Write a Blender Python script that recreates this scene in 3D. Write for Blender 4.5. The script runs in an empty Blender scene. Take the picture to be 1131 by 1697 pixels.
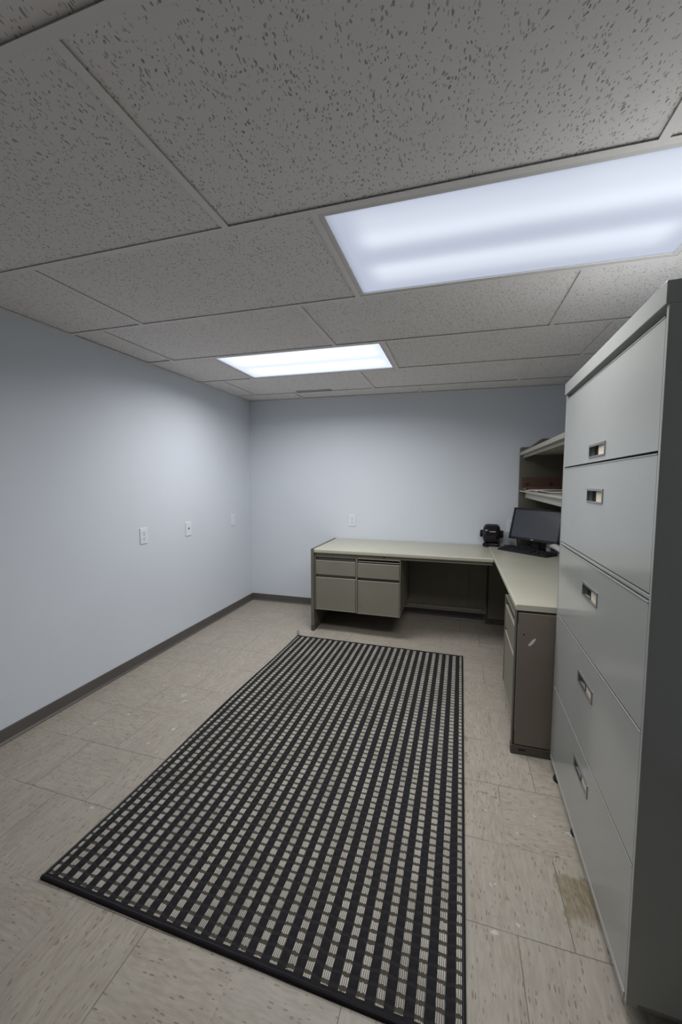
import bpy, bmesh, math, random
from mathutils import Matrix, Vector, Euler
random.seed(7)
SC = bpy.context.scene
COL = SC.collection
rad = math.radians

# ------------------------------------------------------------------ camera, world, exposure
W, H, FPX = 1131.0, 1697.0, 655.53
cd = bpy.data.cameras.new('camera')
cam = bpy.data.objects.new('camera', cd)
COL.objects.link(cam)
cd.sensor_fit = 'VERTICAL'
cd.sensor_height = 36.0
cd.lens = FPX * 36.0 / H
cd.shift_x = (W / 2 - 556.38) / H
cd.shift_y = -(H / 2 - 848.0) / H
cd.clip_start = 0.02
CAM = Vector((2.2075, 0.0, 1.3483))
Rc = Matrix.Rotation(rad(17.1668), 3, 'Z') @ Matrix.Rotation(rad(-4.4976), 3, 'X') @ Matrix.Rotation(rad(0.0453), 3, 'Y')
right, fwd, up = Rc @ Vector((1, 0, 0)), Rc @ Vector((0, 1, 0)), Rc @ Vector((0, 0, 1))
m = Matrix((right, up, -fwd)).transposed().to_4x4()
m.translation = CAM
cam.matrix_world = m
SC.camera = cam

wd = bpy.data.worlds.new('world')
SC.world = wd
wd.use_nodes = True
wd.node_tree.nodes['Background'].inputs[0].default_value = (0.05, 0.05, 0.05, 1)
wd.node_tree.nodes['Background'].inputs[1].default_value = 0.3

SC.view_settings.view_transform = 'Standard'
SC.view_settings.look = 'None'
SC.view_settings.gamma = 1.0
SC.view_settings.exposure = 0.0
SC.view_settings.use_curve_mapping = False

LIGHT_POWER = (19.5, 19.5)        # watts, near fixture / far fixture
LIGHT_SPREAD = rad(162)
LIGHT_COLOR = (0.985, 0.985, 1.0)
LENS_GLOW = (0.80, 1.4)

# ------------------------------------------------------------------ room numbers (metres)
XR, YB, YF = 3.135, 3.9457, -2.30          # right wall, back wall, wall behind the camera
CH = 2.2026                                 # ceiling height at the left wall
def cz(x, y):
    return 1.3483 + .8459 - .0117 * (x - 1.2075) + .0023 * (y - 2.5)
# the grid hangs a little out of level
CEIL = Matrix.Translation((0, 0, cz(0, 0))) @ Matrix.Rotation(math.atan(.0117), 4, 'Y') @ Matrix.Rotation(math.atan(.0023), 4, 'X')

# ------------------------------------------------------------------ node helper
class V:
    """a shader socket with arithmetic"""
    def __init__(s, nt, sock): s.nt, s.k = nt, sock
    def _m(s, op, *a):
        n = s.nt.nodes.new('ShaderNodeMath'); n.operation = op
        for i, x in enumerate((s,) + a):
            if isinstance(x, V): s.nt.links.new(x.k, n.inputs[i])
            else: n.inputs[i].default_value = x
        return V(s.nt, n.outputs[0])
    def __add__(s, o): return s._m('ADD', o)
    __radd__ = __add__
    def __sub__(s, o): return s._m('SUBTRACT', o)
    def __rsub__(s, o): return (s * -1.0) + o
    def __mul__(s, o): return s._m('MULTIPLY', o)
    __rmul__ = __mul__
    def __truediv__(s, o): return s._m('DIVIDE', o)
    def lt(s, o): return s._m('LESS_THAN', o)
    def gt(s, o): return s._m('GREATER_THAN', o)
    def floor(s): return s._m('FLOOR')
    def fract(s): return s._m('FRACT')
    def abs(s): return s._m('ABSOLUTE')
    def min(s, o): return s._m('MINIMUM', o)
    def max(s, o): return s._m('MAXIMUM', o)
    def sin(s): return s._m('SINE')
    def pow(s, o): return s._m('POWER', o)
    def mod(s, o): return s._m('FLOORED_MODULO', o)
    def sm(s, a, b):                         # smooth step a..b
        n = s.nt.nodes.new('ShaderNodeMapRange'); n.interpolation_type = 'SMOOTHSTEP'
        s.nt.links.new(s.k, n.inputs[0]); n.inputs[1].default_value = a; n.inputs[2].default_value = b
        return V(s.nt, n.outputs[0])

class Mat:
    def __init__(s, name, col=(.5, .5, .5), rough=.5, metal=0., spec=.5):
        s.m = bpy.data.materials.new(name); s.m.use_nodes = True
        s.nt = s.m.node_tree; s.b = s.nt.nodes['Principled BSDF']
        s.b.inputs['Base Color'].default_value = (*col, 1); s.b.inputs['Roughness'].default_value = rough
        s.b.inputs['Metallic'].default_value = metal; s.b.inputs['Specular IOR Level'].default_value = spec
    def n(s, t): return s.nt.nodes.new(t)
    def xyz(s, kind='Object'):
        c = s.n('ShaderNodeTexCoord'); p = s.n('ShaderNodeSeparateXYZ'); s.nt.links.new(c.outputs[kind], p.inputs[0])
        return [V(s.nt, p.outputs[i]) for i in range(3)]
    def vec(s, x, y, z=0.0):
        n = s.n('ShaderNodeCombineXYZ')
        for i, a in enumerate((x, y, z)):
            if isinstance(a, V): s.nt.links.new(a.k, n.inputs[i])
            else: n.inputs[i].default_value = a
        return n.outputs[0]
    def noise(s, vec, scale=5., detail=2., rough=.5):
        n = s.n('ShaderNodeTexNoise'); s.nt.links.new(vec, n.inputs['Vector'])
        n.inputs['Scale'].default_value = scale; n.inputs['Detail'].default_value = detail; n.inputs['Roughness'].default_value = rough
        return V(s.nt, n.outputs['Fac'])
    def voro(s, vec, scale=5., rnd=1.):
        n = s.n('ShaderNodeTexVoronoi'); s.nt.links.new(vec, n.inputs['Vector'])
        n.inputs['Scale'].default_value = scale; n.inputs['Randomness'].default_value = rnd
        p = s.n('ShaderNodeSeparateColor'); s.nt.links.new(n.outputs['Color'], p.inputs[0])
        return V(s.nt, n.outputs['Distance']), V(s.nt, p.outputs[0]), V(s.nt, p.outputs[1])
    def white(s, vec):
        n = s.n('ShaderNodeTexWhiteNoise'); s.nt.links.new(vec, n.inputs['Vector'])
        return V(s.nt, n.outputs['Value'])
    def mix(s, fac, a, b):
        n = s.n('ShaderNodeMix'); n.data_type = 'RGBA'
        for i, x in ((0, fac), (6, a), (7, b)):
            if isinstance(x, V): s.nt.links.new(x.k, n.inputs[i])
            elif hasattr(x, 'is_output'): s.nt.links.new(x, n.inputs[i])
            elif i == 0: n.inputs[i].default_value = x
            else: n.inputs[i].default_value = (*x, 1)
        return n.outputs[2]
    def set(s, sock, v): s.nt.links.new(v.k if isinstance(v, V) else v, s.b.inputs[sock])
    def bump(s, h, strength=.3, dist=.002):
        n = s.n('ShaderNodeBump'); n.inputs['Strength'].default_value = strength; n.inputs['Distance'].default_value = dist
        s.nt.links.new(h.k, n.inputs['Height']); s.nt.links.new(n.outputs[0], s.b.inputs['Normal'])

# ------------------------------------------------------------------ materials
def wall_mat():
    M = Mat('wall_paint', (.60, .615, .64), .55, spec=.3)
    x, y, z = M.xyz(); p = M.vec(x, y, z)
    n = M.noise(p, 1.1, 3.); f = M.noise(p, 130., 2.)
    M.set('Base Color', M.mix(n.sm(.3, .7), (.700, .742, .797), (.730, .772, .827)))
    M.bump(f, .12, .002)
    return M.m

def tile_mat():
    M = Mat('fissured_ceiling_tile', (.5, .5, .48), .95, spec=.1)
    x, y, z = M.xyz()
    big = M.noise(M.vec(x, y, 0.), 1.3, 2.)
    wx = M.noise(M.vec(x, y, 0.), 14., 1.) - .5
    wy = M.noise(M.vec(x + 7., y + 3., 0.), 14., 1.) - .5
    xx, yy = x + wx * .03, y + wy * .03
    dark = None
    for (ax, ay, sc, off, th) in ((1., .40, 150., 0., .33), (.40, 1., 142., 5., .31), (.8, .42, 190., 11., .32)):
        # each family of fissures is turned a little
        a = off * .35
        u = (xx * math.cos(a) + yy * math.sin(a)) * ax; v = (yy * math.cos(a) - xx * math.sin(a)) * ay
        d, r, g = M.voro(M.vec(u + off, v, 0.), sc)
        spot = d.lt((r - .25).max(0.0) * th * 1.45)
        spot = spot * (.40 + g * .60)
        dark = spot if dark is None else dark.max(spot)
    M.set('Base Color', M.mix(dark, M.mix(big, (.80, .765, .75), (.87, .835, .82)), (.33, .31, .30)))
    M.bump(dark * -1.0, .35, .002)
    return M.m

def floor_mat():
    M = Mat('vinyl_tile', (.4, .37, .32), .42, spec=.4)
    x, y, z = M.xyz()
    T = .3048
    ry = (y - 1.185) / T; row = ry.floor(); fy = ry.fract()
    rx = (x - 2.56) / T + row.mod(2.0) * .5; col = rx.floor(); fx = rx.fract()
    rnd = M.white(M.vec(col, row, 3.)); rnd2 = M.white(M.vec(col, row, 9.))
    flip = rnd.gt(.5)
    sx = x * (1.0 - flip) + y * flip; sy = y * (1.0 - flip) + x * flip
    sx = sx + rnd * 9.0
    wob = (M.noise(M.vec(sx, sy, 0.), 6., 2.) - .5) * .03
    streak = M.noise(M.vec(sx * 20., (sy + wob) * 95., rnd2 * 9.), 1., 4., .6)
    soft = M.noise(M.vec(sx * 3., sy * 14., rnd * 5.), 1., 3.)
    d, r, g = M.voro(M.vec(sx * 46., (sy + wob) * 185., rnd * 3.), 1.)
    fleck = d.lt((r - .45).max(0.0) * .85) * g.gt(.35)
    cloud = M.noise(M.vec(x, y, 6.), 9., 4., .65)
    grime = M.noise(M.vec(x, y, 0.), 2.2, 4., .6)
    base = M.mix(streak.sm(.32, .68), (.315, .278, .222), (.425, .382, .315))
    base = M.mix(soft.sm(.25, .75) * .45, base, (.46, .425, .36))
    base = M.mix(fleck * .75, base, (.16, .13, .10))
    base = M.mix(cloud.sm(.35, .7) * .30, base, (.33, .295, .245))
    base = M.mix((grime.sm(.45, .8)) * .28, base, (.28, .25, .21))
    base = M.mix(rnd2 * .12, base, (.36, .34, .31))
    edge = fx.min(1.0 - fx).min(fy.min(1.0 - fy))
    vis = M.noise(M.vec(x, y, 4.), 3., 1.).sm(.38, .55) * .65 + .12
    base = M.mix(edge.lt(.0045) * vis, base, (.10, .085, .07))
    # brown water stain by the filing cabinet
    nx = (M.noise(M.vec(x, y, 0.), 26., 3.) - .5) * .05
    inx = (x + nx - 2.548).sm(0., .02); iny = (y + nx - 1.262).sm(0., .05) * (1.435 - y - nx).sm(0., .015)
    fade = .55 + M.noise(M.vec(x, y, 8.), 40., 3.) * .5
    base = M.mix(inx * iny * (fade + streak.sm(.3, .7) * -.35) * .88, base, (.165, .128, .052))
    # rusty marks at the rug's edge
    def spot(cx, cy, rx_, ry_):
        n = M.noise(M.vec(x, y, cx), 75., 3.) - .5
        a = (x - cx) / rx_; b = (y - cy) / ry_
        return (a * a + b * b + n * 4.2).lt(.25)
    rust = spot(2.276, 2.09, .012, .05).max(spot(2.274, 1.95, .009, .045)).max(spot(2.345, 1.73, .035, .012)).max(spot(2.45, 1.655, .012, .008)).max(spot(.80, 1.19, .016, .012)).max(spot(2.56, 1.275, .014, .03)).max(spot(.56, 2.6, .02, .01))
    base = M.mix(rust * .6, base, (.22, .16, .095))
    pts = [(2.451, 1.562, .011, .02), (2.35, 1.322, .014, .016), (2.347, 1.633, .007, .012), (2.341, 1.172, .014, .010), (2.414, 1.215, .010, .01),
           (2.526, 1.661, .014, .009), (2.645, 1.612, .02, .018), (.585, 2.007, .02, .03), (.634, 1.95, .016, .022), (.757, 1.704, .012, .028),
           (.381, 2.068, .014, .02), (.468, 1.879, .008, .02), (.413, 1.744, .010, .016), (.71, 1.574, .012, .018), (.787, 1.17, .012, .014),
           (.30, 1.62, .012, .014), (.52, 2.25, .008, .016), (.33, 3.35, .02, .016), (.80, 1.52, .008, .012), (.2, 1.4, .008, .012), (.62, 1.35, .007, .010)]
    wht = None
    for p in pts:
        s_ = spot(*p); wht = s_ if wht is None else wht.max(s_)
    d2, r2, g2 = M.voro(M.vec(x, y, 0.), 9.)
    wht = wht.max((d2.lt(.035) * r2.gt(.72)))
    base = M.mix(wht * .7, base, (.62, .61, .58))
    M.set('Base Color', base)
    M.set('Roughness', .36 + grime * .22)
    M.bump(streak * .4 - edge.lt(.004) * 1.0, .12, .001)
    return M.m

def rug_mat(x0, x1, y0, y1):
    M = Mat('woven_rug', (.03, .03, .03), .9, spec=.15)
    x, y, z = M.xyz()
    w = x1 - x0; pitch = (w - .124) / 25.
    wob = (M.noise(M.vec(x, y, 0.), 30., 2.) - .5) * .004
    u = x - x0 + wob
    k = (u - .062) / pitch + .5
    full = (k.fract() - .5).abs().lt(.225) * u.gt(.04) * u.lt(w - .04)
    thin = ((u - .017).abs().lt(.008)).max((u - (w - .017)).abs().lt(.008))
    colm = full.max(thin)
    inside = (y - y0).gt(.022) * (y1 - .010 - y).gt(0.)
    cid = k.floor()
    jit = (M.white(M.vec(cid, 1., 0.)) - .5) * .006 + wob * 1.6
    P = .031
    v = (y - y0 + jit) / P
    strand = u / (pitch * .1125)
    sid = strand.floor(); sj = (M.white(M.vec(sid, v.floor(), 2.)) - .5) * .22
    dash = ((v.fract() - .5).abs() + sj * .4).lt(.335)
    sgap = (strand.fract() - .5).abs().lt(.36)
    cell = (v.fract() - .5).abs().lt(.36)
    white = colm * inside * dash * sgap
    olive = colm * inside * (1.0 - white)
    worn = M.noise(M.vec(x, y, 5.), 7., 3.)
    base = M.mix((M.noise(M.vec(x, y, 1.), 90., 2.)), (.012, .011, .012), (.027, .025, .027))
    ribs = (1.0 - cell) * (1.0 - colm) * inside
    base = M.mix(ribs * .5, base, (.035, .033, .036))
    base = M.mix(olive, base, (.075, .069, .050))
    base = M.mix(white, base, M.mix(worn.sm(.3, .7), (.39, .372, .33), (.53, .51, .455)))
    M.set('Base Color', base)
    h = (v.fract() - .5).abs() * -1.6 + sgap * .2 + colm * .3
    M.bump(h * inside, .6, .003)
    return M.m

def metal_paint(name, col, rough=.42, var=.05, spec=.5, scuff=0.0, bump=.05):
    M = Mat(name, col, rough, spec=spec)
    x, y, z = M.xyz(); p = M.vec(x, y, z)
    n = M.noise(p, 3.5, 4., .6)
    a = tuple(c * (1 - var) for c in col); b = tuple(min(1, c * (1 + var)) for c in col)
    base = M.mix(n.sm(.3, .7), a, b)
    if scuff:
        d, r, g = M.voro(M.vec(x * 9., y * 9., z * 9.), 1.)
        base = M.mix(d.lt(.06) * r.gt(.8) * scuff, base, (.05, .045, .04))
    M.set('Base Color', base)
    M.set('Roughness', rough - .03 + n * .06)
    if bump: M.bump(M.noise(p, 260., 1.), bump, .001)
    return M.m

def wood_mat():
    M = Mat('reddish_knotty_wood', (.2, .08, .05), .5)
    x, y, z = M.xyz()
    g = M.noise(M.vec(x * 4., y * 4., z * 60.), 1., 4., .6)
    base = M.mix(g, (.085, .045, .033), (.150, .085, .062))
    for cx in (2.795, 2.985):
        a = (x - cx) / .016; b = (z - 1.315) / .017
        base = M.mix((1.0 - (a * a + b * b).sm(.3, 1.3)) * .85, base, (.03, .015, .010))
    M.set('Base Color', base)
    return M.m

def lens_mat(name, strength):
    # prismatic fluorescent lens: glow of four tubes drawn into the emission as brighter bands
    M = Mat(name, (.75, .78, .80), .35)
    x, y, z = M.xyz()                        # local: x along the tubes (0..1.2), y across (0..0.6)
    band = None
    for c, wd, amp in ((.085, .075, .55), (.185, .060, 1.), (.385, .050, .9), (.455, .055, .6)):
        q = (y - c) / wd
        e = (q * q * -1.0)._m('EXPONENT') * amp
        band = e if band is None else band + e
    ends = (x - .03).sm(0., .11) * (1.16 - x).sm(0., .11)
    rim = (x - .0).sm(0., .035) * (1.19 - x).sm(0., .035) * (y - 0.).sm(0., .03) * (.58 - y).sm(0., .03)
    val = (.74 + band * ends * .34) * (.78 + rim * .22)
    M.set('Emission Color', M.mix((val - .6).sm(0., .45), (.70, .78, 1.0), (.80, .87, 1.0)))
    M.set('Emission Strength', val * strength)
    M.b.inputs['Base Color'].default_value = (.12, .12, .12, 1)
    return M.m

MT = {}
MT['wall'] = wall_mat()
MT['tile'] = tile_mat()
MT['floor'] = floor_mat()
MT['grid'] = metal_paint('ceiling_grid_metal', (.80, .765, .745), .5, .02)
MT['plenum'] = Mat('plenum_dark', (.02, .02, .02), .9).m
MT['base'] = metal_paint('vinyl_cove_base', (.105, .096, .088), .45, .06)
MT['cab'] = metal_paint('grey_cabinet_enamel', (.375, .386, .368), .15, .015, .5, bump=0)
MT['cabin'] = Mat('cabinet_shadow_gap', (.05, .05, .05), .8).m
MT['chrome'] = Mat('brushed_steel', (.42, .42, .42), .32, .9).m
MT['card'] = metal_paint('cream_label_card', (.62, .55, .43), .7, .12)
MT['cup'] = Mat('black_pull_cup', (.012, .012, .012), .6).m
MT['tan'] = metal_paint('tan_desk_enamel', (.225, .210, .166), .42, .05, scuff=.5)
MT['tanlip'] = metal_paint('tan_edge_trim', (.40, .385, .315), .38, .05)
MT['lam'] = metal_paint('tan_laminate_top', (.47, .455, .365), .34, .03)
MT['olive'] = metal_paint('olive_edge_band', (.15, .138, .108), .5, .08)
MT['brown'] = metal_paint('brown_end_panel', (.175, .148, .118), .5, .05)
MT['plinth'] = metal_paint('dark_plinth', (.085, .073, .058), .5, .06)
MT['scrape'] = Mat('bare_scrape', (.62, .60, .55), .6).m
MT['hole'] = Mat('hole_black', (.008, .008, .008), .9).m
MT['black'] = metal_paint('black_plastic', (.012, .012, .015), .45, .1, .25)
MT['gloss'] = metal_paint('gloss_black_plastic', (.012, .010, .013), .14, .05, .4)
MT['screen'] = metal_paint('dark_lcd', (.05, .055, .067), .26, .02, .6)
MT['key'] = metal_paint('key_black', (.020, .020, .025), .6, .1, .2)
MT['silver'] = Mat('silver_badge', (.6, .6, .6), .3, .6).m
MT['white'] = metal_paint('white_plastic', (.66, .66, .65), .4, .02)
MT['plate'] = metal_paint('painted_plate', (.80, .83, .87), .4, .01)
MT['slot'] = Mat('slot_grey', (.10, .105, .115), .7).m
MT['paper'] = metal_paint('paper', (.72, .71, .68), .8, .03)
MT['wood'] = wood_mat()
MT['folder'] = metal_paint('dark_card', (.11, .10, .085), .7, .1)
MT['rubber'] = Mat('rubber', (.015, .015, .015), .7).m
MT['lampframe'] = metal_paint('white_lamp_frame', (.68, .66, .65), .45, .02)
MT['lens0'] = lens_mat('near_lens', LENS_GLOW[0])
MT['lens1'] = lens_mat('far_lens', LENS_GLOW[1])

# ------------------------------------------------------------------ mesh helpers
def nb(): return bmesh.new()
def box(bm, x0, x1, y0, y1, z0, z1, bev=0.0, seg=2):
    t = bmesh.new(); bmesh.ops.create_cube(t, size=1)
    for v in t.verts:
        v.co = Vector(((x0 + x1) / 2 + v.co.x * (x1 - x0), (y0 + y1) / 2 + v.co.y * (y1 - y0), (z0 + z1) / 2 + v.co.z * (z1 - z0)))
    if bev:
        bmesh.ops.bevel(t, geom=list(t.edges), offset=bev, segments=seg, profile=.5, affect='EDGES')
    join(bm, t); return bm
def join(bm, t, M=None):
    if M: bmesh.ops.transform(t, matrix=M, verts=t.verts)
    me = bpy.data.meshes.new('tmp'); t.to_mesh(me); t.free(); bm.from_mesh(me); bpy.data.meshes.remove(me)
def prism(bm, pts, axis, a, b, bev=0.0):
    """outline pts (2-D) swept along axis from a to b. axis 'x': pts=(y,z); 'y': pts=(x,z); 'z': pts=(x,y)"""
    t = bmesh.new()
    mk = {'x': lambda p, q: (q, p[0], p[1]), 'y': lambda p, q: (p[0], q, p[1]), 'z': lambda p, q: (p[0], p[1], q)}[axis]
    lo = [t.verts.new(mk(p, a)) for p in pts]; hi = [t.verts.new(mk(p, b)) for p in pts]
    t.faces.new(lo); t.faces.new(hi[::-1])
    n = len(pts)
    for i in range(n): t.faces.new((lo[i], hi[i], hi[(i + 1) % n], lo[(i + 1) % n]))
    bmesh.ops.recalc_face_normals(t, faces=t.faces)
    if bev: bmesh.ops.bevel(t, geom=list(t.edges), offset=bev, segments=2, profile=.5, affect='EDGES')
    join(bm, t); return bm
def lathe(bm, prof, M=None, n=32):
    """prof = [(r, h)] turned about z"""
    t = bmesh.new(); rings = []
    for r, h in prof:
        rings.append([t.verts.new((r * math.cos(2 * math.pi * i / n), r * math.sin(2 * math.pi * i / n), h)) for i in range(n)])
    for a, b in zip(rings, rings[1:]):
        for i in range(n): t.faces.new((a[i], a[(i + 1) % n], b[(i + 1) % n], b[i]))
    t.faces.new(rings[0][::-1]); t.faces.new(rings[-1])
    bmesh.ops.recalc_face_normals(t, faces=t.faces)
    join(bm, t, M); return bm
def tube(bm, pts, r, n=10):
    pts = [Vector(p) for p in pts]; t = bmesh.new(); rings = []
    rr = r if isinstance(r, (list, tuple)) else [r] * len(pts)
    for i, p in enumerate(pts):
        d = (pts[min(i + 1, len(pts) - 1)] - pts[max(i - 1, 0)]).normalized()
        s = d.cross(Vector((0, 0, 1)));  s = s.normalized() if s.length > 1e-4 else Vector((1, 0, 0))
        q = s.cross(d)
        rings.append([t.verts.new(p + rr[i] * (s * math.cos(2 * math.pi * k / n) + q * math.sin(2 * math.pi * k / n))) for k in range(n)])
    for a, b in zip(rings, rings[1:]):
        for k in range(n): t.faces.new((a[k], a[(k + 1) % n], b[(k + 1) % n], b[k]))
    t.faces.new(rings[0][::-1]); t.faces.new(rings[-1])
    bmesh.ops.recalc_face_normals(t, faces=t.faces)
    join(bm, t); return bm
def obj(name, bm, mat, parent=None, smooth=False, M=None):
    me = bpy.data.meshes.new(name); bm.to_mesh(me); bm.free()
    o = bpy.data.objects.new(name, me); COL.objects.link(o); me.materials.append(mat)
    if smooth:
        for p in me.polygons: p.use_smooth = True
        me.set_sharp_from_angle(angle=rad(35))
    if parent: o.parent = parent
    if M is not None: o.matrix_world = M
    return o
def root(name, label, cat, M, group=None):
    o = bpy.data.objects.new(name, None); COL.objects.link(o); o.empty_display_size = .1
    o.matrix_world = M; o['label'] = label; o['category'] = cat
    if group: o['group'] = group
    return o
def tag(o, label, cat, group=None):
    o['label'] = label; o['category'] = cat
    if group: o['group'] = group
    return o
def struct(name, bm, mat, label=None, M=None):
    o = obj(name, bm, mat, M=M); o['kind'] = 'structure'
    if label: o['label'] = label
    return o
def part(name, parent, mat, boxes, bev=0.0, label=None, smooth=False):
    bm = nb()
    for b in boxes: box(bm, *b, bev=bev)
    o = obj(name, bm, mat, parent, smooth)
    if label: o['label'] = label
    return o
T3 = Matrix.Translation

# ------------------------------------------------------------------ room shell
struct('floor', box(nb(), -.12, XR + .12, YF - .12, YB + .12, -.08, 0), MT['floor'], 'worn beige vinyl tile floor with paint spots')
struct('wall_left', box(nb(), -.12, 0, YF - .12, YB + .12, 0, 2.45), MT['wall'], 'pale grey painted wall on the left')
struct('wall_back', box(nb(), 0, XR, YB, YB + .12, 0, 2.45), MT['wall'], 'pale grey painted wall behind the desk')
struct('wall_right', box(nb(), XR, XR + .12, YF - .12, YB + .12, 0, 2.45), MT['wall'], 'pale grey painted wall behind the filing cabinet')
struct('wall_front', box(nb(), 0, XR, YF - .12, YF, 0, 2.45), MT['wall'], 'pale grey painted wall behind the camera')
struct('ceiling_deck', box(nb(), -.12, XR + .12, YF - .12, YB + .12, 2.45, 2.5), MT['plenum'])

A, B, Y0, PX, PY = .5334, .2290, 1.2281, 1.2192, .6096
GW = .012
rows = []                                   # (y0, y1, cross tee xs)
for k in range(-7, 5):
    y0, y1 = Y0 + k * PY, Y0 + (k + 1) * PY
    base = A if k % 2 == 0 else B
    xs = [base + i * PX for i in range(-1, 4)]
    if k == 4: xs = [.64 - PX, .64, 1.845, 1.845 + PX]
    rows.append((max(y0, YF), min(y1, YB), [x for x in xs if 0.03 < x < XR - .03], k))
LAMPS = {(0, A + PX): 0, (2, A): 1}         # row, left x -> lamp number
tiles = nb(); grid = nb()
for y0, y1, xs, k in rows:
    if y1 <= YF + .02: continue
    edges = [0.0] + xs + [XR]
    for a, b in zip(edges, edges[1:]):
        if any(k == kk and abs(a - xx) < .01 for (kk, xx) in LAMPS): continue
        lift = random.uniform(.0035, .0060)
        ya, yb = y0 + .004, y1 - .004
        if k == 3 and abs(a - B) < .01:     # the slit at the far edge of one tile
            box(tiles, a + .004, b - .004, ya, yb - .072, lift, lift + .008)
            box(tiles, a + .004, .69, yb - .072, yb, lift, lift + .008)
            box(tiles, 1.05, b - .004, yb - .072, yb, lift, lift + .008)
            box(tiles, .69, 1.05, yb - .040, yb - .028, lift, lift + .008)
        else:
            box(tiles, a + .004, b - .004, ya, yb, lift, lift + .016)
    for x in xs:
        box(grid, x - GW, x + GW, y0 + GW, y1 - GW, -.0006, .0010)
        box(grid, x - .001, x + .001, y0 + GW, y1 - GW, .001, .03)
    if y0 > YF + .02:
        box(grid, 0, XR, y0 - GW, y0 + GW, -.0006, .0010)
        box(grid, 0, XR, y0 - .001, y0 + .001, .001, .03)
# wall angles
box(grid, 0.0, .018, YF, YB, -.001, .0008); box(grid, XR - .018, XR, YF, YB, -.001, .0008)
box(grid, 0.0, XR, YB - .018, YB, -.001, .0008); box(grid, 0.0, XR, YF, YF + .018, -.001, .0008)
struct('ceiling', tiles, MT['tile'], 'grey fissured acoustic ceiling tiles', CEIL)
struct('trim_1', grid, MT['grid'], 'ceiling grid between the tiles', CEIL)

# cove base
def cove(h=.076):
    return [(0, 0), (.013, 0), (.013, .004), (.006, .014), (.005, h - .006), (.003, h), (0, h)]
bm = nb(); prism(bm, cove(), 'y', 3.612, YB - .005); prism(bm, [(p[0] * 1.15, p[1]) for p in cove()], 'y', YF, 3.606)
struct('baseboard_left', bm, MT['base'], 'dark grey vinyl baseboard along the left wall')
bm = nb(); prism(bm, [(YB - p[0], p[1]) for p in cove()], 'x', 0.0, XR)
struct('baseboard_back', bm, MT['base'], 'dark grey vinyl baseboard along the back wall')
bm = nb(); prism(bm, [(XR - p[0], p[1]) for p in cove()], 'y', YF, YB)
struct('baseboard_right', bm, MT['base'])

# ------------------------------------------------------------------ ceiling lights
def troffer(n, x, y, label):
    r = root('ceiling_light', label, 'ceiling light', CEIL @ T3((x, y, 0)), 'fluorescent ceiling panels')
    L, Wd = PX, PY
    f = nb(); i, o = .030, .0125
    for b in ((o, L - o, o, i), (o, L - o, Wd - i, Wd - o), (o, i, i, Wd - i), (L - i, L - o, i, Wd - i)):
        box(f, *b, .001, .012)
    obj('lamp_frame', f, MT['lampframe'], r)
    h = nb()
    for b in ((o, L - o, o, o + .002, .012, .10), (o, L - o, Wd - o - .002, Wd - o, .012, .10), (o, o + .002, o, Wd - o, .012, .10),
              (L - o - .002, L - o, o, Wd - o, .012, .10), (o, L - o, o, Wd - o, .10, .102)):
        box(h, *b)
    obj('housing', h, MT['lampframe'], r)
    d = nb(); box(d, 0, L - 2 * .022, 0, Wd - 2 * .022, 0, .003)
    lens = obj('lens', d, MT['lens%d' % n], r); lens.location = (.022, .022, .006)
    ld = bpy.data.lights.new('lamp_tubes', 'AREA'); ld.shape = 'RECTANGLE'
    ld.size, ld.size_y = L - .07, Wd - .07
    ld.energy = LIGHT_POWER[n]; ld.color = LIGHT_COLOR; ld.spread = LIGHT_SPREAD
    lo = bpy.data.objects.new('lamp_tubes', ld); COL.objects.link(lo); lo.parent = r
    lo.location = (L / 2, Wd / 2, .004)
    return r
troffer(0, A + PX, Y0, 'large glowing ceiling light panel nearest the viewer, above the tall cabinet')
troffer(1, A, Y0 + 2 * PY, 'smaller-looking glowing ceiling light panel farther back, over the open floor before the desk')

# ------------------------------------------------------------------ rug
RX0, RX1, RY0, RY1 = -.0, 1.372, 0.0, 2.212
rg = root('rug', 'black and cream woven striped rug lying flat on the tile floor', 'rug',
          Matrix(((1, .0, 0, .884), (.0, 1, 0, .889), (0, 0, 1, 0), (0, 0, 0, 1))) @ Matrix.Rotation(rad(-.45), 4, 'Z'))
bm = nb()
bmesh.ops.create_grid(bm, x_segments=60, y_segments=90, size=.5)
for v in bm.verts:
    fx, fy = v.co.x + .5, v.co.y + .5
    v.co = Vector((fx * RX1 + (1 - fx) * .006 * math.sin(fy * 9) , fy * RY1, .0055 + .0010 * math.sin(fx * 23 + fy * 9) * math.sin(fy * 31)))
ret = bmesh.ops.extrude_face_region(bm, geom=list(bm.faces))
for v in [g for g in ret['geom'] if isinstance(g, bmesh.types.BMVert)]: v.co.z = .0005
bmesh.ops.recalc_face_normals(bm, faces=bm.faces)
obj('woven_field', bm, rug_mat(RX0, RX1, RY0, RY1), rg)
bm = nb()
def edge_run(p, q, n=40):
    return [Vector(p).lerp(Vector(q), i / n) + Vector((0, 0, .001 * math.sin(i * 1.7))) for i in range(n + 1)]
for p, q in (((0, .006, .006), (RX1, .006, .006)), ((0, RY1 - .004, .006), (RX1, RY1 - .004, .006))):
    tube(bm, edge_run(p, q), .0065 if p[1] < 1 else .004, 8)
for p, q in (((RX1 - .004, 0, .006), (RX1 - .004, RY1, .006)),):
    tube(bm, edge_run(p, q), .0055, 8)
tube(bm, [Vector((.003 + .006 * math.sin(i / 40 * 9), i / 40 * RY1, .006)) for i in range(41)], .0055, 8)
obj('edge_binding', bm, MT['black'], rg, True)
bm = nb()
tube(bm, [(.010, RY1 - .002, .005), (-.004, RY1 + .020, .012), (-.018, RY1 + .040, .018), (-.026, RY1 + .058, .020), (-.014, RY1 + .066, .020), (-.004, RY1 + .048, .014), (.006, RY1 + .010, .006)], .0025, 6)
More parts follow.
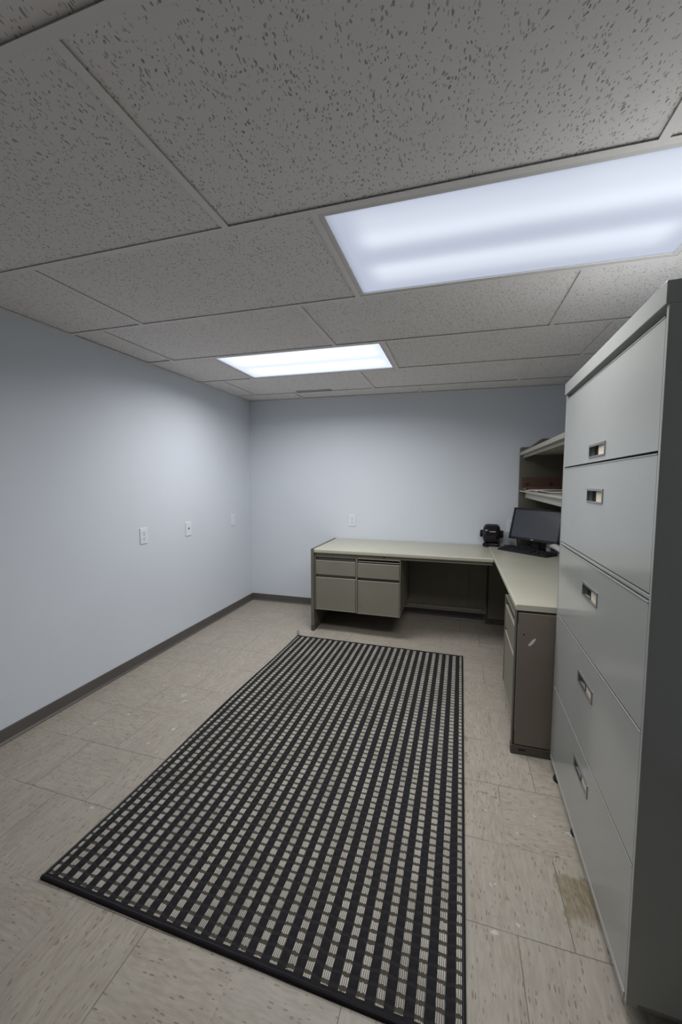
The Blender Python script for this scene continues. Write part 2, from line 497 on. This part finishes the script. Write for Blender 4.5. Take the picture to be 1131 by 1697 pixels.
obj('corner_loop', bm, MT['folder'], rg)

# ------------------------------------------------------------------ tall lateral filing cabinet
th = dict(x=2.6355, y=1.0570, z=.05, H=1.7345, W=.950, yaw=-1.207, lean=-.55, pit=.17)
Rcab = Matrix.Rotation(rad(th['yaw']), 3, 'Z') @ Matrix.Rotation(rad(th['lean']), 3, 'X') @ Matrix.Rotation(rad(th['pit']), 3, 'Y')
Mcab = Rcab.to_4x4(); Mcab.translation = (th['x'], th['y'], th['z'])
cb = root('filing_cabinet', 'tall grey five-drawer lateral filing cabinet against the right wall', 'filing cabinet', Mcab)
CW, CHt, CD = th['W'], th['H'], .455
lip = CHt - .050
part('case', cb, MT['cab'], [(.0, CD, 0, .012, 0, lip), (.0, CD, CW - .012, CW, 0, lip), (CD - .01, CD, 0, CW, 0, lip), (.022, CD, 0, CW, 0, .012),
     (.0, .022, CW - .018, CW, .018, lip)], .0015)
part('top_cap', cb, MT['cab'], [(-.006, CD, 0, CW, lip, CHt)], .002)
part('kick_rail', cb, MT['cab'], [(-.002, .022, .0122, CW - .0122, .0002, .018)], .002)
part('gap_shade_sheet', cb, MT['cabin'], [(.021, .024, .010, CW - .012, .012, lip)])  # dark sheet behind the fronts puts shade into the drawer gaps
zs = [(1.366, lip - .022), (1.036, 1.360), (.704, 1.016), (.361, .699), (.021, .356)]
hz = [(1.385, 1.424), (1.230, 1.272), (.893, .936), (.568, .606), (.240, .281)]
words = ['top flipper', 'second flipper', 'third', 'fourth', 'bottom']
for (z0, z1), (h0, h1) in zip(zs, hz):
    ya, yb = .012, CW - .024
    y0, y1 = .382, .545
    bm = nb()                                # drawer front with a hole for the pull
    box(bm, .0, .020, ya, y0, z0, z1); box(bm, .0, .020, y1, yb, z0, z1)
    box(bm, .0, .020, y0, y1, z0, h0); box(bm, .0, .020, y0, y1, h1, z1)
    bmesh.ops.remove_doubles(bm, verts=bm.verts, dist=1e-5)
    box(bm, -.0016, .004, ya, yb, z1 - .003, z1, bev=.0007)
    d = obj('drawer', bm, MT['cab'], cb)
    t_ = .005
    part('pull_frame', d, MT['chrome'], [(-.003, .004, y0 - t_, y1 + t_, h1 - t_, h1 + t_ * .6), (-.003, .004, y0 - t_, y1 + t_, h0 - t_ * .6, h0 + t_ * .4),
         (-.003, .004, y0 - t_, y0 + t_ * .4, h0, h1), (-.003, .004, y1 - t_ * .4, y1 + t_, h0, h1)], .001)
    part('pull_cup', d, MT['cup'], [(.016, .019, y0, y1, h0, h1), (.002, .018, y0 + .080, y0 + .082, h0, h1)])
    part('label_card', d, MT['card'], [(.004, .006, y0 + .004, y0 + .080, h0 + .002, h1 - .004)], label='cream label card in the pull')
part('divider_rail', cb, MT['cab'], [(.001, .020, .012, CW - .024, 1.0205, 1.0315)], .002)
bm = nb()
for (fx, fy) in ((.018, .845), (.026, .56), (.070, .10), (.40, .86), (.40, .10)):
    b = nb(); lathe(b, [(.022, -.042), (.024, -.036), (.022, -.026), (.007, -.024), (.007, 0.0)], T3((fx, fy, 0)), 20)
    zb = (Mcab @ Vector((fx, fy, -.042))).z
    o = obj('levelling_foot', b, MT['rubber'], cb, True); 
    for v in o.data.vertices:
        if v.co.z < -.02: v.co.z -= zb

# ------------------------------------------------------------------ desk with two hanging pedestals
DX0, DX1, DY0, DY1, DZ = .972, 2.4850, 3.254, 3.936, .745
dk = root('desk', 'long tan steel desk with two hanging drawer pedestals along the back wall', 'desk', T3((0, 0, 0)))
bm = nb()                                    # work top with rolled front edge
prism(bm, [(DY0 + .004, DZ - .034), (DY0, DZ - .028), (DY0, DZ - .008), (DY0 + .003, DZ - .002), (DY0 + .009, DZ), (DY1, DZ), (DY1, DZ - .034)], 'x', DX0 + .030, DX1)
obj('desktop', bm, MT['lam'], dk)
bm = nb(); prism(bm, [(DX0, .0), (DX0 + .028, .0), (DX0 + .028, DZ - .004), (DX0 + .020, DZ + .004), (DX0 + .008, DZ + .004), (DX0, DZ - .004)], 'y', DY0, DY1)
ep = obj('end_panel', bm, MT['olive'], dk)
part('panel_shoe', ep, MT['plinth'], [(DX0 - .001, DX0 + .0295, DY0 - .001, DY0 + .10, .0, .052)], .002)
part('apron', dk, MT['tan'], [(DX0 + .029, DX1 - .004, DY0 + .022, DY0 + .040, DZ - .060, DZ - .034)], .002)
def pedestal(parent, P, w, ztop, zbot, depth, ajar=0.0, d1=(.517, .642), d2=(.202, .490)):
    """a hanging pedestal: local x across the front, y into the pedestal; P maps local to world"""
    def pp(name, par, mat, boxes, bev=.0015, label=None):
        b = nb()
        for q in boxes: box(b, *q, bev=bev)
        bmesh.ops.transform(b, matrix=P, verts=b.verts)
        o = obj(name, b, mat, par)
        if label: o['label'] = label
        return o
    ped = pp('pedestal', parent, MT['tan'], [(0, .007, 0, depth, zbot, ztop), (w - .007, w, 0, depth, zbot, ztop), (0, w, 0, depth, zbot, zbot + .006),
             (0, w, .0, depth, ztop - .006, ztop), (0, w, depth - .006, depth, zbot, ztop), (.007, w - .007, .040, .044, zbot, ztop)])
    for i, (a, b_) in enumerate((d1, d2)):
        off = -ajar if i == 0 else 0.0
        d = pp('drawer', ped, MT['tan'], [(.010, w - .010, .004 + off, .020 + off, a, b_)], .003)
        top = (ztop - .010) if i == 0 else d1[0] - .004
        pp('finger_pull_shade', d, MT['olive'] if not (ajar and i == 0) else MT['hole'], [(.010, w - .010, .024 + off * .3, .030 + off * .3, b_ - .004, top)], .0)  # recess back coloured darker for its shade, black where the drawer is ajar
        pp('pull_lip', d, MT['tanlip'], [(.010, w - .010, .003 + off, .012 + off, b_ - .003, b_ + .002)], .0015)
        if i == 0 and ajar:
            pp('drawer_rail', d, MT['tanlip'], [(.012, w - .012, .004, .012, b_ + .013, b_ + .018)], .001)
    return ped
pedestal(dk, T3((1.004, DY0 + .010, 0)), .384, .684, .199, .60)
pedestal(dk, T3((1.391, DY0 - .002, 0)), .377, .685, .199, .62, ajar=.004)
part('keyhole', dk, MT['hole'], [(1.620, 1.632, DY0 + .020, DY0 + .023, .694, .703)])
part('modesty_panel', dk, MT['olive'], [(1.77, 2.4825, 3.868, 3.880, .135, .700), (1.77, 2.33, 3.862, 3.868, .15, .69)], .001)
part('modesty_rail', dk, MT['brown'], [(1.72, 2.455, 3.838, 3.868, .120, .150)], .006)

# ------------------------------------------------------------------ return (second desk) on the right
RX, RXE, RYN, RYF, RZ = 2.487, 3.12, 2.042, 3.936, .752
rt = root('return_desk', 'tan return desk along the right wall, joined to the long desk', 'desk', T3((0, 0, 0)))
bm = nb(); b = nb()
prism(bm, [(RX + .004, RZ - .027), (RX, RZ - .021), (RX, RZ - .008), (RX + .003, RZ - .002), (RX + .009, RZ), (RXE, RZ), (RXE, RZ - .027)], 'y', RYN - .002, RYF)
obj('desktop', bm, MT['lam'], rt)
def end_panel(y, face):
    # outer shell with a rounded top corner, an inset face panel and a plinth
    bm = nb(); s = -1 if face < 0 else 1
    prism(bm, [(RX + .001, .045), (RX + .001, RZ - .0275), (RXE, RZ - .0275), (RXE, .045)], 'y', y, y + .024)
    e = obj('end_panel', bm, MT['olive'], rt)
    part('panel_face', e, MT['brown'] if face < 0 else MT['olive'], [(RX + .014, RXE - .01, y - .005, y + .001, .050, RZ - .038)], .002, 'brown inset face')
    part('panel_gap_shade', e, MT['hole'], [(RX + .008, RXE - .006, y - .0015, y - .0005, .046, RZ - .028)])  # black sheet stands in for the shaded gap round the face
    pl = part('plinth', e, MT['plinth'], [(RX - .0015, RXE, y - .006, y + .030, .0, .045)], .002)
    part('slot', pl, MT['hole'], [(RX + .034, RX + .066, y - .0075, y - .005, .024, .030)])
    return e
ne = end_panel(RYN, -1)
bm = nb(); prism(bm, [(2.548, .560), (2.556, .572), (2.566, .586), (2.580, .596), (2.578, .584), (2.570, .568), (2.560, .558), (2.552, .552)], 'y', RYN - .0060, RYN - .0049)
obj('scrape', bm, MT['scrape'], ne)['label'] = 'white scrape in the paint'
part('screw_hole', ne, MT['hole'], [(2.524, 2.531, RYN - .0062, RYN - .0049, .606, .611)])
end_panel(RYF - .040, 1)
# three drawer pedestal facing left
P = Matrix(((0, 1, 0, RX + .012), (-1, 0, 0, 2.560), (0, 0, 1, 0), (0, 0, 0, 1)))
pedestal(rt, P, .522, .660, .118, .56, d1=(.468, .598), d2=(.124, .440))
part('back_panel', rt, MT['olive'], [(3.098, 3.110, RYN + .024, RYF - .04, .10, .70)])

# hutch on the return
HX, HXB, HYF, HYN = 2.735, 3.10, 3.900, 2.16
hu = root('desk_hutch', 'tan open shelf hutch standing on the right desk behind the cabinet', 'hutch', T3((0, 0, 0)))
def hutch_side(y0, y1):
    bm = nb()
    prism(bm, [(HX, RZ), (HX, 1.632), (HX + .004, 1.640), (HX + .011, 1.644), (2.815, 1.644), (2.908, 1.714), (HXB, 1.718), (HXB, RZ)], 'y', y0, y1)
    s = obj('side_panel', bm, MT['olive'], hu)
    part('screw_hole', s, MT['hole'], [(2.760, 2.767, y0 - .001, y0 + .0005, 1.620, 1.627)])
    part('screw_hole', s, MT['hole'], [(2.757, 2.764, y0 - .001, y0 + .0005, 1.560, 1.566)])
    part('shelf_hole', s, MT['hole'], [(2.782, 2.791, y0 - .001, y0 + .0005, 1.523, 1.531)])
    return s
hutch_side(HYF, HYF + .030)
hutch_side(HYN, HYN + .03)
part('back_panel', hu, MT['olive'], [(HXB - .012, HXB, HYN + .03, HYF, RZ + .30, 1.60)])
bm = nb(); prism(bm, [(HX, 1.572), (HX, 1.596), (HX + .004, 1.601), (HXB - .012, 1.601), (HXB - .012, 1.572)], 'y', HYN + .03, HYF)
ts = obj('top_shelf', bm, MT['tanlip'], hu)
part('shelf_rail', ts, MT['tan'], [(HX + .022, HX + .036, HYN + .03, HYF, 1.545, 1.572)], .002)
ms = part('middle_shelf', hu, MT['tanlip'], [(HX + .004, HXB - .012, HYN + .03, HYF, 1.248, 1.262)], .002)
part('shelf_lip', ms, MT['tanlip'], [(2.778, 2.790, HYN + .03, 3.830, 1.196, 1.246)], .003)

# things on the hutch
bm = nb()
tx0, tx1, ty0, ty1, tz0, tz1 = 2.748, 3.075, 3.58, 3.862, 1.2625, 1.374
for q in ((tx0, tx1, ty1 - .014, ty1, tz0, tz1), (tx0, tx1, ty0, ty0 + .014, tz0, tz0 + .03), (tx0, tx0 + .012, ty0, ty1, tz0, tz0 + .022), (tx1 - .012, tx1, ty0, ty1, tz0, tz1), (tx0, tx1, ty0, ty1, tz0, tz0 + .008)):
    box(bm, *q, bev=.0015)
tag(obj('desk_tray', bm, MT['wood']), 'reddish wooden desk tray with dark knots on the hutch shelf', 'tray')
def sheet(name, cx, cy, w, l, rot, z, curl, label, group):
    bm = nb(); bmesh.ops.create_grid(bm, x_segments=10, y_segments=10, size=.5)
    for v in bm.verts:
        v.co.z = curl * max(0, -v.co.x - .1) ** 2 + .002 * math.sin(v.co.y * 7 + cx)
        v.co.x *= w; v.co.y *= l
    ret = bmesh.ops.extrude_face_region(bm, geom=list(bm.faces))
    for v in [g for g in ret['geom'] if isinstance(g, bmesh.types.BMVert)]: v.co.z += .0015
    bmesh.ops.recalc_face_normals(bm, faces=bm.faces)
    o = obj(name, bm, MT['paper'], smooth=True); o.matrix_world = T3((cx, cy, z)) @ Matrix.Rotation(rad(rot), 4, 'Z')
    return tag(o, label, 'paper', group)
sheet('paper_sheet', 2.862, 3.405, .230, .279, 8, 1.275, -.05, 'white paper sheet drooping over the edge of the hutch shelf', 'loose papers on the hutch')
sheet('paper_sheet', 2.862, 3.08, .216, .279, -5, 1.266, .06, 'white paper sheet with a raised edge on the hutch shelf nearer the filing cabinet', 'loose papers on the hutch')

# ------------------------------------------------------------------ computer monitor
yaw = rad(-42.6)
Mm = T3((2.652, 3.815, RZ)) @ Matrix.Rotation(yaw, 4, 'Z')      # local x along the screen, -y towards the viewer
mo = root('computer_monitor', 'black flat screen computer monitor, switched off, on the right desk', 'monitor', Mm)
MWd, MHt, zb, tilt = .452, .282, .083, rad(-15)
Mt = T3((0, 0, zb)) @ Matrix.Rotation(tilt, 4, 'X')
def tilted(name, par, mat, boxes, bev=.002, label=None):
    b = nb()
    for q in boxes: box(b, *q, bev=bev)
    bmesh.ops.transform(b, matrix=Mt, verts=b.verts)
    o = obj(name, b, mat, par)
    if label: o['label'] = label
    return o
bz = .017
tilted('bezel', mo, MT['black'], [(0, MWd, -.004, .014, MHt - bz, MHt), (0, MWd, -.004, .014, 0, bz + .004), (0, bz, -.004, .014, 0, MHt), (MWd - bz, MWd, -.004, .014, 0, MHt)])
tilted('screen', mo, MT['screen'], [(bz - .002, MWd - bz + .002, .0005, .004, bz, MHt - bz + .002)], 0)
tilted('back_shell', mo, MT['black'], [(.004, MWd - .004, .013, .026, .004, MHt - .004), (.09, MWd - .09, .024, .052, .05, MHt - .06)], .006)
fc = bpy.data.curves.new('logo', 'FONT'); fc.body = 'DELL'; fc.size = .0125; fc.align_x = 'CENTER'; fc.extrude = .0006
fo = bpy.data.objects.new('logo_text', fc); COL.objects.link(fo)
dg = bpy.context.evaluated_depsgraph_get()
fm = bpy.data.meshes.new_from_object(fo.evaluated_get(dg)); bpy.data.objects.remove(fo)
fm.transform(Mt @ T3((MWd / 2, -.0046, .006)) @ Matrix.Rotation(rad(90), 4, 'X'))
lo_ = bpy.data.objects.new('logo', fm); COL.objects.link(lo_); fm.materials.append(MT['silver']); lo_.parent = mo; lo_['label'] = 'silver maker logo on the lower bezel'
part('stand_neck', mo, MT['black'], [(MWd / 2 - .038, MWd / 2 + .038, .040, .062, .012, .20)], .006)
bm = nb(); lathe(bm, [(.120, 0.0), (.120, .006), (.110, .012), (.05, .016)], T3((MWd / 2, .080, 0)) @ Matrix.Diagonal((.62, .52, 1, 1)), 40)
obj('stand_base', bm, MT['black'], mo, True)
bm = nb(); tube(bm, [(.06, .03, .11), (.05, .05, .05), (.07, .06, .012), (.02, .05, .006), (-.06, .04, .006), (-.09, .07, .006)], .0035, 8)
obj('power_cable', bm, MT['black'], mo, True)

# ------------------------------------------------------------------ keyboard
Mk = T3((2.548, 3.656, RZ)) @ Matrix.Rotation(rad(-42.9), 4, 'Z')
kb = root('keyboard', 'black full size computer keyboard in front of the monitor', 'keyboard', Mk)
bm = nb(); prism(bm, [(0, .0), (0, .010), (.004, .014), (.150, .026), (.156, .022), (.156, .0)], 'x', 0.0, .437, .0015)
obj('keyboard_body', bm, MT['black'], kb)
KW = .0186
keys = []
for r_ in range(5):
    y = .020 + r_ * .0192
    xx = .012; n_ = 15
    if r_ == 0:
        for w in (1.25, 1.25, 1.25, 6.25, 1.25, 1.25, 1.25, 1.25): keys.append((xx, y, w)); xx += w * KW
    else:
        n_ = {1: 12, 2: 13, 3: 14, 4: 15}[r_]
        for q in range(n_):
            w = 15.0 / n_ if q in (0, n_ - 1) else (15 - 2 * 15.0 / n_) / (n_ - 2)
            keys.append((xx, y, w)); xx += w * KW
for q in range(13): keys.append((.012 + q * .0217, .126, 1.0))
for x_, y_ in ((.305, .020), (.3236, .020), (.3422, .020), (.3236, .0392)): keys.append((x_, y_, 1.0))
for q in range(3):
    for y_ in (.0776, .0968): keys.append((.305 + q * KW, y_, 1.0))
cols_ = 3
for r_ in range(5):
    for q in range(cols_): keys.append((.370 + q * KW, .020 + r_ * .0192, 1.0))
slope = .012 / .146
kmesh = {}
for (x_, y_, w) in keys:
    wk = round(w, 2)
    if wk not in kmesh:
        b = nb(); box(b, 0, w * KW - .0022, 0, .0165, 0, .007)
        for v in b.verts:
            if v.co.z > .004: v.co.x = (v.co.x - w * KW / 2) * .86 + w * KW / 2; v.co.y = v.co.y * .8 + .002
        me = bpy.data.meshes.new('key'); b.to_mesh(me); b.free(); me.materials.append(MT['key']); kmesh[wk] = me
    o = bpy.data.objects.new('key', kmesh[wk]); COL.objects.link(o); o.parent = kb
    o.location = (x_, y_, .0135 + y_ * slope)
    o.rotation_euler = (math.atan(slope), 0, 0)

# ------------------------------------------------------------------ black drum card file
Mc = T3((2.513, 3.855, RZ)) @ Matrix.Rotation(rad(-8), 4, 'Z')
cf = root('card_file', 'glossy black drum-shaped desk card file with round side knobs, in the desk corner', 'card file', Mc)
bm = nb(); box(bm, -.072, .072, -.062, .062, 0, .026, bev=.006)
obj('base', bm, MT['gloss'], cf, True)
part('cradle', cf, MT['gloss'], [(-.050, .050, -.040, .040, .02, .04)], .003)
bm = nb()
Mx = T3((0, 0, .110)) @ Matrix.Rotation(rad(90), 4, 'Y')
lathe(bm, [(.050, -.074), (.074, -.066), (.087, -.052), (.091, -.040), (.091, .040), (.087, .052), (.074, .066), (.050, .074)], Mx, 48)
obj('drum_cover', bm, MT['gloss'], cf, True)
for s in (-1, 1):
    bm = nb(); lathe(bm, [(.030, .072 * s), (.034, .078 * s), (.034, .092 * s), (.029, .099 * s)], Mx, 24)
    obj('knob', bm, MT['black'], cf, True)

# ------------------------------------------------------------------ white handset half hidden by the cabinet
hs = root('telephone_handset', 'white rounded telephone handset behind the keyboard, half hidden by the cabinet', 'handset', T3((0, 0, 0)))
pts = [(2.951, 3.700), (2.953, 3.640), (2.961, 3.570), (2.972, 3.490), (2.984, 3.420), (2.995, 3.370)]
zz = [.812, .816, .818, .816, .810, .800]
bm = nb(); tube(bm, [(p[0], p[1], z) for p, z in zip(pts, zz)], [.019, .022, .023, .024, .024, .020], 14)
obj('handle', bm, MT['white'], hs, True)
for p, n_ in ((pts[0], 'earpiece'), (pts[-1], 'mouthpiece')):
    bm = nb(); lathe(bm, [(.020, .0), (.022, .004), (.020, .030), (.016, .052)], T3((p[0], p[1], RZ)), 24)
    obj(n_, bm, MT['white'], hs, True)

# ------------------------------------------------------------------ wall plates
def plate(M, kind, label):
    # local: x across, z up, -y out of the wall
    r = root('wall_outlet' if kind != 'blank' else 'wall_plate', label, {'duplex': 'outlet', 'coax': 'outlet', 'blank': 'wall plate'}[kind], M, 'painted wall plates')
    bm = nb(); box(bm, -.036, .036, -.0065, 0, -.058, .058, bev=.0025)
    obj('cover_plate', bm, MT['plate'], r)
    if kind == 'duplex':
        for z in (.021, -.021):
            bm = nb(); lathe(bm, [(.0170, .0), (.0168, .0015)], T3((0, -.0062, z)) @ Matrix.Rotation(rad(90), 4, 'X'), 24)
            s = obj('socket', bm, MT['plate'], r, True)
            part('slots', s, MT['slot'], [(-.0085, -.0060, -.0086, -.0074, z - .001, z + .009), (.0060, .0085, -.0086, -.0074, z - .001, z + .009), (-.0030, .0030, -.0086, -.0074, z - .012, z - .006)])
        part('screw', r, MT['slot'], [(-.002, .002, -.0075, -.006, -.002, .002)])
    elif kind == 'coax':
        bm = nb(); lathe(bm, [(.007, 0), (.007, .003), (.0045, .003), (.0045, .009)], T3((0, -.006, .006)) @ Matrix.Rotation(rad(90), 4, 'X'), 16)
        obj('cable_jack', bm, MT['slot'], r, True)
    else:
        part('screw', r, MT['plate'], [(-.002, .002, -.0078, -.006, .028, .032)])
        part('screw', r, MT['plate'], [(-.002, .002, -.0078, -.006, -.032, -.028)])
RL = Matrix.Rotation(rad(90), 4, 'Z')        # faces +x
plate(T3((0, 2.346, .943)) @ RL, 'duplex', 'painted-over duplex outlet on the left wall, nearest the viewer')
plate(T3((0, 2.852, .935)) @ RL, 'coax', 'painted-over cable jack plate with one dark jack on the left wall')
plate(T3((0, 3.556, .945)) @ RL, 'blank', 'blank painted plate on the left wall closest to the corner')
plate(T3((1.171, YB, .937)), 'duplex', 'painted-over duplex outlet on the back wall above the long desk')
plate(T3((2.687, YB, .927)), 'duplex', 'pale wall outlet half hidden behind the computer monitor')
